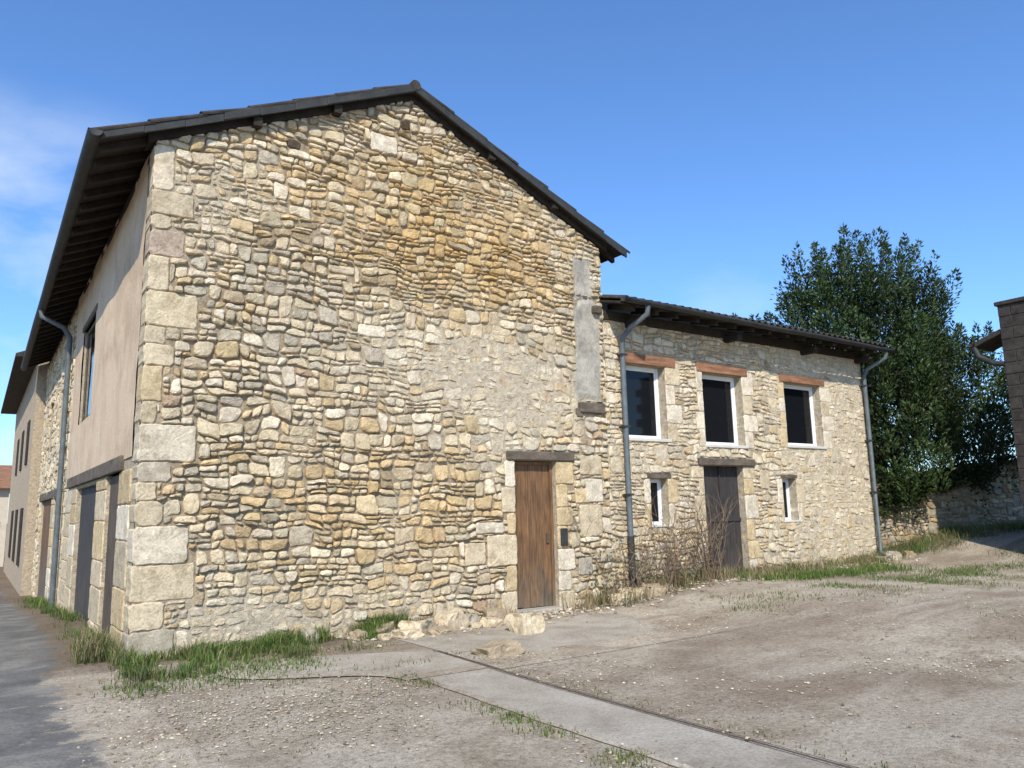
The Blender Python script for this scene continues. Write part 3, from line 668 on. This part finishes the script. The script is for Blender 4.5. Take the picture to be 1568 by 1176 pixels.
pipe("gooseneck_pipe",[(CX+.05,CY+.58,z1-.2),(CX+.05,CY+.5,z1-.42),(CX+.05,CY+.2,z1-.62),(CX+.05,CY-.0,z1-.66)],.06,M_gutter,cb)
# ---------------------------------------------------------------- far houses
fh=empty("distant_house")
m=MB(); m.box(-6,1.4,46,54,-1.2,3.2); m.obj("walls",M_farwall,fh)
m=MB(); m.hexa([(-6.4,45.6,3.2),(1.7,45.6,3.2),(1.7,54.4,3.2),(-6.4,54.4,3.2),(-6.4,50,4.6),(1.7,50,4.6),(1.7,50.1,4.6),(-6.4,50.1,4.6)]); m.obj("roof",M_brick,fh)
bx("red_door",M_red,fh,.2,1.1,45.95,46.0,-.9,1.6)
bh=empty("street_house")
m=MB(); m.box(1.3,8,YB+.1,42,-1,6.6,(.46,.38,.28)); m.obj("walls",M_mortar,bh)
m=MB(); m.hexa([(.7,YB+.1,6.5),(8.6,YB+.1,6.5),(8.6,42.3,6.5),(.7,42.3,6.5),(.7,YB+.1,6.6),(5,YB+.1,8.4),(5,42.3,8.4),(.7,42.3,6.6)]); m.obj("roof",M_tile,bh)
m=MB()
for y in (29,32.5,36): m.box(1.26,1.32,y,y+1.2,.2,2.0);m.box(1.26,1.32,y,y+1,3.4,4.8)
m.obj("shutters",M_dark,bh)
# ---------------------------------------------------------------- laurel tree
tree=empty("laurel_tree")
LV=[];LC=[]
def plume(p,axis,length,rad,n,shade):
    axis=Vector(axis).normalized(); s=axis.orthogonal().normalized(); t=axis.cross(s)
    for _ in range(n):
        k=R()**.85; a=U(0,6.283); rr=rad*(math.sin(math.pi*min(1,.12+k*.88))**.7)*math.sqrt(U(.1,1))
        o=s*math.cos(a)+t*math.sin(a); c=Vector(p)+axis*length*k+o*rr
        d=(o*U(.4,1.1)+axis*U(.3,1.4)+Vector((U(-.4,.4),U(-.4,.4),U(-.4,.4)))).normalized()
        w=d.cross(Vector((U(-1,1),U(-1,1),U(-1,1)))).normalized()
        l=U(.08,.15); wd=l*.36
        q=[c,c+d*l*.5+w*wd*.5,c+d*l,c+d*l*.5-w*wd*.5]
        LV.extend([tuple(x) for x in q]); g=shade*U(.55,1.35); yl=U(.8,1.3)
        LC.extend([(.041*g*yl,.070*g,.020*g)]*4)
masses=[((19.6,11.4,5.3),(2.3,2.1,2.7),84),((20.9,10.9,6.0),(1.3,1.3,1.9),26),((18.8,11.9,6.2),(1.2,1.2,1.7),22),((21.0,10.4,3.9),(1.9,1.7,2.2),52),((19.3,10.2,3.0),(1.55,1.2,2.1),46),((22.5,10.4,3.5),(1.8,1.5,2.2),40),((18.6,12.3,5.2),(1.5,1.5,2.1),22)]
for (c,r,n) in masses:
    for i in range(n):
        th=U(0,6.283); ph=math.asin(U(-.75,1)); q=U(.66,1.06)
        o=Vector((math.cos(th)*math.cos(ph)*r[0],math.sin(th)*math.cos(ph)*r[1],math.sin(ph)*r[2]))*q
        p=Vector(c)+o; out=Vector((o.x/r[0],o.y/r[1],0))
        axis=out*.35+Vector((U(-.2,.2),U(-.2,.2),1))
        Lg=U(.8,1.5); plume(p-Vector((0,0,Lg*.45)),axis,Lg,U(.2,.36),220,U(.5,1.5))
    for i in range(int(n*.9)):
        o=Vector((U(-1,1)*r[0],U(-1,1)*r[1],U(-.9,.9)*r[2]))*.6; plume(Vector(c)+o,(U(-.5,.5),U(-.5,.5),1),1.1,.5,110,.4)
for i in range(40):
    a=U(0,6.283);q=math.sqrt(R()); x=19.75+2.1*q*math.cos(a);y=11.4+1.6*q*math.sin(a); z=5.5+2.55*math.sqrt(max(0,1-(q*.72)**2))
    plume((x,y,z-.75),(math.cos(a)*.25*q+U(-.1,.1),math.sin(a)*.2*q,1),U(1.2,1.9),U(.09,.15),150,U(.8,1.4))
for i in range(38):
    a=U(0,6.283);q=math.sqrt(R()); cx=random.choice([21.,22.6]); x=cx+1.6*q*math.cos(a);y=10.4+1.4*q*math.sin(a); z=3.8+2.1*math.sqrt(max(0,1-(q*.8)**2))
    plume((x,y,z-.65),(math.cos(a)*.35*q+U(-.1,.1),math.sin(a)*.2*q,1),U(.9,1.5),U(.09,.15),130,U(.8,1.4))
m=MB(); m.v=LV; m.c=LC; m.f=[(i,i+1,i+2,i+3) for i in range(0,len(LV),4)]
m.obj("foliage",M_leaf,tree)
def limb(m,p0,p1,r0,r1,K=8,seg=6,j=.12):
    p0=Vector(p0);p1=Vector(p1);V=[];F=[]
    off=[Vector((U(-j,j),U(-j,j),0))*math.sin(math.pi*i/seg) for i in range(seg+1)]
    d=(p1-p0).normalized();s=d.orthogonal().normalized();t=d.cross(s)
    for i in range(seg+1):
        k=i/seg;c=p0.lerp(p1,k)+off[i];r=r0+(r1-r0)*k
        for a in range(K): V.append(tuple(c+(s*math.cos(a*2*math.pi/K)+t*math.sin(a*2*math.pi/K))*r))
    for i in range(seg):
        for a in range(K): b=(a+1)%K; F.append((i*K+a,i*K+b,(i+1)*K+b,(i+1)*K+a))
    m.add(V,F)
m=MB(); base=Vector((19.8,11.3,gz(19.8,11.3)-.1)); limb(m,base,(19.7,11.3,3.0),.24,.17)
for tx,ty,tz in [(19.7,11.4,7.4),(18.8,12.3,6.5),(21,10.4,5.4),(19.3,10.5,5.0),(22.3,10.4,5.2),(20.3,11.6,6.5)]: limb(m,(19.7,11.3,U(1.5,2.9)),(tx,ty,tz),.11,.03)
m.obj("trunk",M_bark,tree,smooth=True)
# ---------------------------------------------------------------- grass
GM=MB()
def blade(mb,x,y,z,h,ang,lean,w,col):
    dx,dy=math.cos(ang),math.sin(ang); px,py=-dy*w/2,dx*w/2
    a=(x-px,y-py,z-.01);b=(x+px,y+py,z-.01)
    mx,my,mz=x+dx*lean*h*.35,y+dy*lean*h*.35,z+h*.6
    c=(mx+px*.7,my+py*.7,mz);d=(mx-px*.7,my-py*.7,mz); e=(x+dx*lean*h,y+dy*lean*h,z+h*(1-.3*lean))
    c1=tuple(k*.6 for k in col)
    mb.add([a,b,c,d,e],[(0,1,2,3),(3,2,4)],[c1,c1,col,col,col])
def tuft(x,y,n,sp,h0,h1,kind=0):
    kk=U(.75,1.25)
    for _ in range(n):
        xx=x+random.gauss(0,sp);yy=y+random.gauss(0,sp); yy=min(yy,Y0-.02) if 1.6<xx<17.3 else yy
        k=U(.6,1.4)*kk
        if kind==0 and R()<.10: col=(.30*k,.25*k,.12*k)
        elif kind==0: col=(.095*k*U(.8,1.4),.165*k,.033*k)
        elif kind==1: col=(.32*k,.25*k,.14*k)
        else: col=(.16*k,.165*k,.065*k)
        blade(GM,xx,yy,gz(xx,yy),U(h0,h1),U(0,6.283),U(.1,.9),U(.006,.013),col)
for i in range(200):
    t=R(); x=1.45+3.1*t; y=Y0-.12-abs(random.gauss(0,.25+.75*(1-t)**1.2)); 
    if y<8.4: y=U(8.6,9.6)
    if nz(x,y,31,1.3)<-.32: continue
    tuft(x,y,int(U(25,75)),.08,.05,.24 if nz(x,y,3,2)>0 else .14,0 if R()<.85 else 2)
for i in range(120):
    x=U(1.2,3.2); y=U(7.9,9.0)
    if nz(x,y,31,1.3)>-.15: tuft(x,y,int(U(10,40)),.12,.015,.08,0 if R()<.65 else 2)
for i in range(60): x=U(4.3,6.9); tuft(x,Y0-abs(random.gauss(.05,.25)),int(U(8,30)),.09,.04,.2,random.choice([0,1,2]))
for i in range(22): tuft(U(4.55,4.95),Y0-U(.05,.3),60,.08,.1,.32,0)
for i in range(80): x=U(8.0,11.4); tuft(x,Y0-abs(random.gauss(.1,.3)),int(U(10,35)),.1,.08,.4,random.choice([1,1,2]))
for i in range(150): x=U(11.2,17); tuft(x,Y0-abs(random.gauss(.1,.35)),int(U(10,35)),.12,.06,.28,random.choice([0,1,1,2]))
for i in range(170): x=U(11.8,15.5); tuft(x,9.15+random.gauss(0,.28)-.1*(x-12),int(U(12,35)),.12,.04,.16,0)
def patchy(x,y): return nz(x,y,11,.9)>-.02
for i in range(340):
    t=R(); x=9.2+8*t; y=7.6+.35*random.gauss(0,1)-.3*t
    if patchy(x,y): tuft(x,y,int(U(5,22)),.13,.015,.07,random.choice([0,0,2]))
for i in range(480):
    x=U(12.5,19.5); y=7.0+random.gauss(0,.8)
    if patchy(x,y): tuft(x,y,int(U(6,24)),.16,.015,.08,random.choice([0,2,0]))
for i in range(260):
    x=U(9,17); y=U(3.5,6.8)
    if nz(x,y,21,.7)>.18: tuft(x,y,int(U(6,18)),.14,.012,.05,random.choice([0,2,2]))
for i in range(260): u=U(0,6.5); p=TW(u,0,U(.05,1.3)); tuft(p[0],p[1],int(U(10,30)),.14,.05,.3,random.choice([0,0,2,1]))
for i in range(300):
    y=U(.5,7.4)
    if nz(y,3,0,1.1)>-.15: tuft(3.66+.009*(7-y)-abs(random.gauss(0,.14)),y,int(U(3,16)),.05,.012,.05,random.choice([0,2,2]))
for i in range(110): y=U(1.,8); tuft(4.58+abs(random.gauss(0,.08)),y,int(U(2,8)),.05,.010,.035,2)
for i in range(60): tuft(U(2.3,4.2),U(7.3,7.9) if R()<.4 else U(8.7,9.2),int(U(5,20)),.1,.015,.06,random.choice([0,2]))
for i in range(60): tuft(U(1.2,3.4),U(5.2,7.6),int(U(2,8)),.1,.01,.03,2)
for i in range(90): y=U(11,24); tuft(X0-.05-abs(random.gauss(0,.18)),y,int(U(8,30)),.08,.05,.22,0)
for i in range(20): tuft(X0-.15-U(0,.25),U(10.1,11.2),40,.07,.1,.4,random.choice([0,1,2]))
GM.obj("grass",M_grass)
br=empty("bramble"); m=MB()
def twig(m,p,ang,h,r,br_=True):
    pts=[Vector(p)]; d=Vector((math.cos(ang)*.35,math.sin(ang)*.25,1)).normalized(); n=9
    for i in range(n):
        d=(d+Vector((U(-.22,.22)+math.cos(ang)*.05,U(-.15,.15),-.06*i/3))).normalized(); pts.append(pts[-1]+d*h/n)
    for i in range(n):
        a,b=pts[i],pts[i+1]; rr=r*(1-i/n*.7); s=(b-a).orthogonal().normalized()*rr; t=(b-a).normalized().cross(s)
        m.add([tuple(a+s),tuple(a-s*.5+t*.87),tuple(a-s*.5-t*.87),tuple(b+s*.9),tuple(b-s*.45+t*.8),tuple(b-s*.45-t*.8)],[(0,1,4,3),(1,2,5,4),(2,0,3,5)])
        if br_ and R()<.45 and i>1: twig(m,a,U(0,6.28),h*U(.2,.45),r*.6,False)
for i in range(80):
    x=random.choice([U(8.5,11.4),U(9.3,11.4)]); y=Y0-U(.12,.6); twig(m,(x,y,gz(x,y)),U(0,6.28),U(.5,2.0),.008)
for i in range(50):
    x=random.choice([U(8.3,9.4),U(4.5,6.8),U(12.6,17),U(15,17)]); y=Y0-U(.1,.4); twig(m,(x,y,gz(x,y)),U(0,6.28),U(.25,.6),.004)
m.obj("canes",M_twig,br)
LV=[];LC=[]
for i in range(900):
    x=U(8.4,11.4);y=Y0-U(.05,.6);z=gz(x,y)+U(.02,1.0)**1.5
    l=U(.02,.045);a=Vector((U(-1,1),U(-1,1),U(-1,1))).normalized();b=a.orthogonal().normalized();c=Vector((x,y,z))
    LV.extend([tuple(c),tuple(c+a*l+b*l*.5),tuple(c+a*l*2),tuple(c+a*l-b*l*.5)]); k=U(.6,1.3); cc=(.14*k,.085*k,.04*k) if R()<.6 else (.07*k,.1*k,.03*k); LC.extend([cc]*4)
m=MB();m.v=LV;m.c=LC;m.f=[(i,i+1,i+2,i+3) for i in range(0,len(LV),4)];m.obj("leaves",M_leaf,br)
# ---------------------------------------------------------------- rocks and pebbles
def rock(name,x,y,sx,sy,sz,seed,col=(.33,.28,.2)):
    sx*=1.4;sy*=1.4;sz*=1.4
    bm=bmesh.new(); bmesh.ops.create_icosphere(bm,subdivisions=3,radius=1)
    for v in bm.verts:
        p=v.co.copy(); q=Vector((max(-.68,min(.68,p.x)),max(-.68,min(.68,p.y)),max(-.6,min(.58,p.z))))
        k=1+.30*noise.noise(p*1.3+Vector((seed,0,0)))+.12*noise.noise(p*4+Vector((seed,1,0)))
        q*=k; v.co=Vector((q.x*sx,q.y*sy,q.z*sz))
    me=bpy.data.meshes.new(name); bm.to_mesh(me); bm.free(); me.materials.append(M_stone)
    at=me.color_attributes.new("col",'FLOAT_COLOR','POINT'); at.data.foreach_set("color",np.tile(np.array([*col,1],dtype=np.float32),len(me.vertices)))
    o=bpy.data.objects.new(name,me); COL.objects.link(o); o.location=(x,y,gz(x,y)+sz*.36); o.rotation_euler=(U(-.2,.2),U(-.2,.2),U(0,6)); return o
for i,(x,y,a,b,c) in enumerate([(6.15,8.62,.20,.17,.18),(4.95,7.5,.23,.18,.09),(5.0,9.5,.28,.17,.12),(4.75,9.35,.2,.13,.07),(5.55,9.62,.22,.17,.16),(6.35,9.7,.19,.14,.14),(6.12,9.4,.14,.11,.08),(9.15,9.72,.2,.15,.13),(8.75,9.7,.15,.12,.1),(9.5,9.6,.18,.14,.13),(4.6,9.7,.14,.1,.09),(5.2,9.2,.16,.12,.06),(3.6,9.8,.14,.1,.12),(17.0,9.6,.2,.15,.1),(17.3,9.4,.14,.1,.08),(16.6,9.65,.13,.1,.08),(9.9,9.7,.12,.09,.07),(6.7,9.7,.1,.08,.07),(5.8,9.3,.1,.07,.05),(4.2,9.6,.11,.08,.07),(5.3,9.75,.13,.1,.1),(5.95,9.8,.15,.12,.1),(4.45,9.35,.09,.07,.05)]):
    rock("fieldstone",x,y,a,b,c,i*3.1,random.choice([CREAM,GREY,(.40,.32,.22)]))
m=MB()
def pebble(x,y,s):
    c=sh(random.choice([PALE,GREY,CREAM,GREY,BRN]),.5,1.1);z=gz(x,y)+.006
    a=U(0,6);V=[]
    for i in range(6): V.append((x+s*math.cos(a+i*1.047)*U(.7,1.1),y+s*math.sin(a+i*1.047)*U(.7,1.1),z+s*U(0,.2)))
    for i in range(4): V.append((x+s*.5*math.cos(a+i*1.57),y+s*.5*math.sin(a+i*1.57),z+s*U(.4,.65)))
    m.add(V,[(0,1,6),(1,2,7,6),(2,3,7),(3,4,8,7),(4,5,9,8),(5,0,9),(0,6,9),(6,7,8,9)],c)
for i in range(22000):
    x=U(.7,12) if R()<.6 else U(.9,3.9);y=U(1.5,9.5) if R()<.5 else U(3.5,8)
    if 3.6<x<4.5 and R()<.9: continue
    if nz(x,y,5,.7)+U(-.4,.3)<0: continue
    pebble(x,y,abs(random.gauss(.004,.006))+.003)
for i in range(2800): x=U(4,17.2); pebble(x,Y0-abs(random.gauss(.05,.4)),U(.01,.05))
m.obj("gravel",M_stone)
# ---------------------------------------------------------------- sun & sky
sd=Vector((-.56,-.78,0)).normalized(); el=math.radians(41)
sv=Vector((sd.x*math.cos(el),sd.y*math.cos(el),math.sin(el)))
sl_=bpy.data.lights.new("sun",'SUN'); sl_.energy=4.9; sl_.angle=math.radians(.5); sl_.color=(1,.93,.80)
so=bpy.data.objects.new("sun",sl_); COL.objects.link(so); so.rotation_euler=sv.to_track_quat('Z','Y').to_euler()
w=bpy.data.worlds.new("World"); scene.world=w; w.use_nodes=True; nt=w.node_tree; bg=nt.nodes["Background"]
sky=nt.nodes.new("ShaderNodeTexSky"); sky.sky_type='NISHITA'; sky.sun_disc=False; sky.sun_elevation=el; sky.sun_rotation=math.atan2(sd.x,sd.y)
sky.altitude=0; sky.air_density=1.0; sky.dust_density=.5; sky.ozone_density=2.5
tc=nt.nodes.new("ShaderNodeTexCoord"); mp=nt.nodes.new("ShaderNodeMapping"); mp.inputs["Scale"].default_value=(1.0,1.0,2.2)
nt.links.new(tc.outputs["Generated"],mp.inputs[0]); n1=nt.nodes.new("ShaderNodeTexNoise"); n1.inputs["Scale"].default_value=5.0; n1.inputs["Detail"].default_value=9; n1.inputs["Roughness"].default_value=.52; n1.inputs["Distortion"].default_value=.15
nt.links.new(mp.outputs[0],n1.inputs["Vector"])
sp=nt.nodes.new("ShaderNodeSeparateXYZ"); nt.links.new(tc.outputs["Generated"],sp.inputs[0])
low=ramp(nt,sp.outputs[2],[(.0,.7),(.38,.55),(.46,0.0)])
lowe=ramp(nt,sp.outputs[2],[(.10,.35),(.26,.25),(.34,0.0)])
west=mix(nt,ramp(nt,sp.outputs[0],[(.10,0.0),(.20,1.0)]),low,lowe)
cf=ramp(nt,n1.outputs["Fac"],[(.48,0.0),(.68,.8)])
cf=mix(nt,1,cf,west,'MULTIPLY')
base=mix(nt,1,sky.outputs[0],(.84,1.17,1.55),'MULTIPLY')
cl=mix(nt,cf,base,(6.0,6.7,7.6)); nt.links.new(cl,bg.inputs[0]); bg.inputs[1].default_value=.15
scene.view_settings.view_transform='Standard'; scene.view_settings.look='None'; scene.view_settings.exposure=0
# ---------------------------------------------------------------- camera
th,ph,ro=map(math.radians,(55.1,9.3,1.3))
fw=Vector((math.cos(th)*math.cos(ph),math.sin(th)*math.cos(ph),math.sin(ph))); r0=Vector((math.sin(th),-math.cos(th),0)); u0=r0.cross(fw)
rr=r0*math.cos(ro)-u0*math.sin(ro); uu=r0*math.sin(ro)+u0*math.cos(ro)
cd=bpy.data.cameras.new("camera"); cd.sensor_width=36; cd.lens=26.98; cd.clip_end=2000; cd.clip_start=.05
co=bpy.data.objects.new("camera",cd); COL.objects.link(co)
M=Matrix((( rr.x,uu.x,-fw.x,0),(rr.y,uu.y,-fw.y,0),(rr.z,uu.z,-fw.z,1.6),(0,0,0,1))); co.matrix_world=M
scene.camera=co
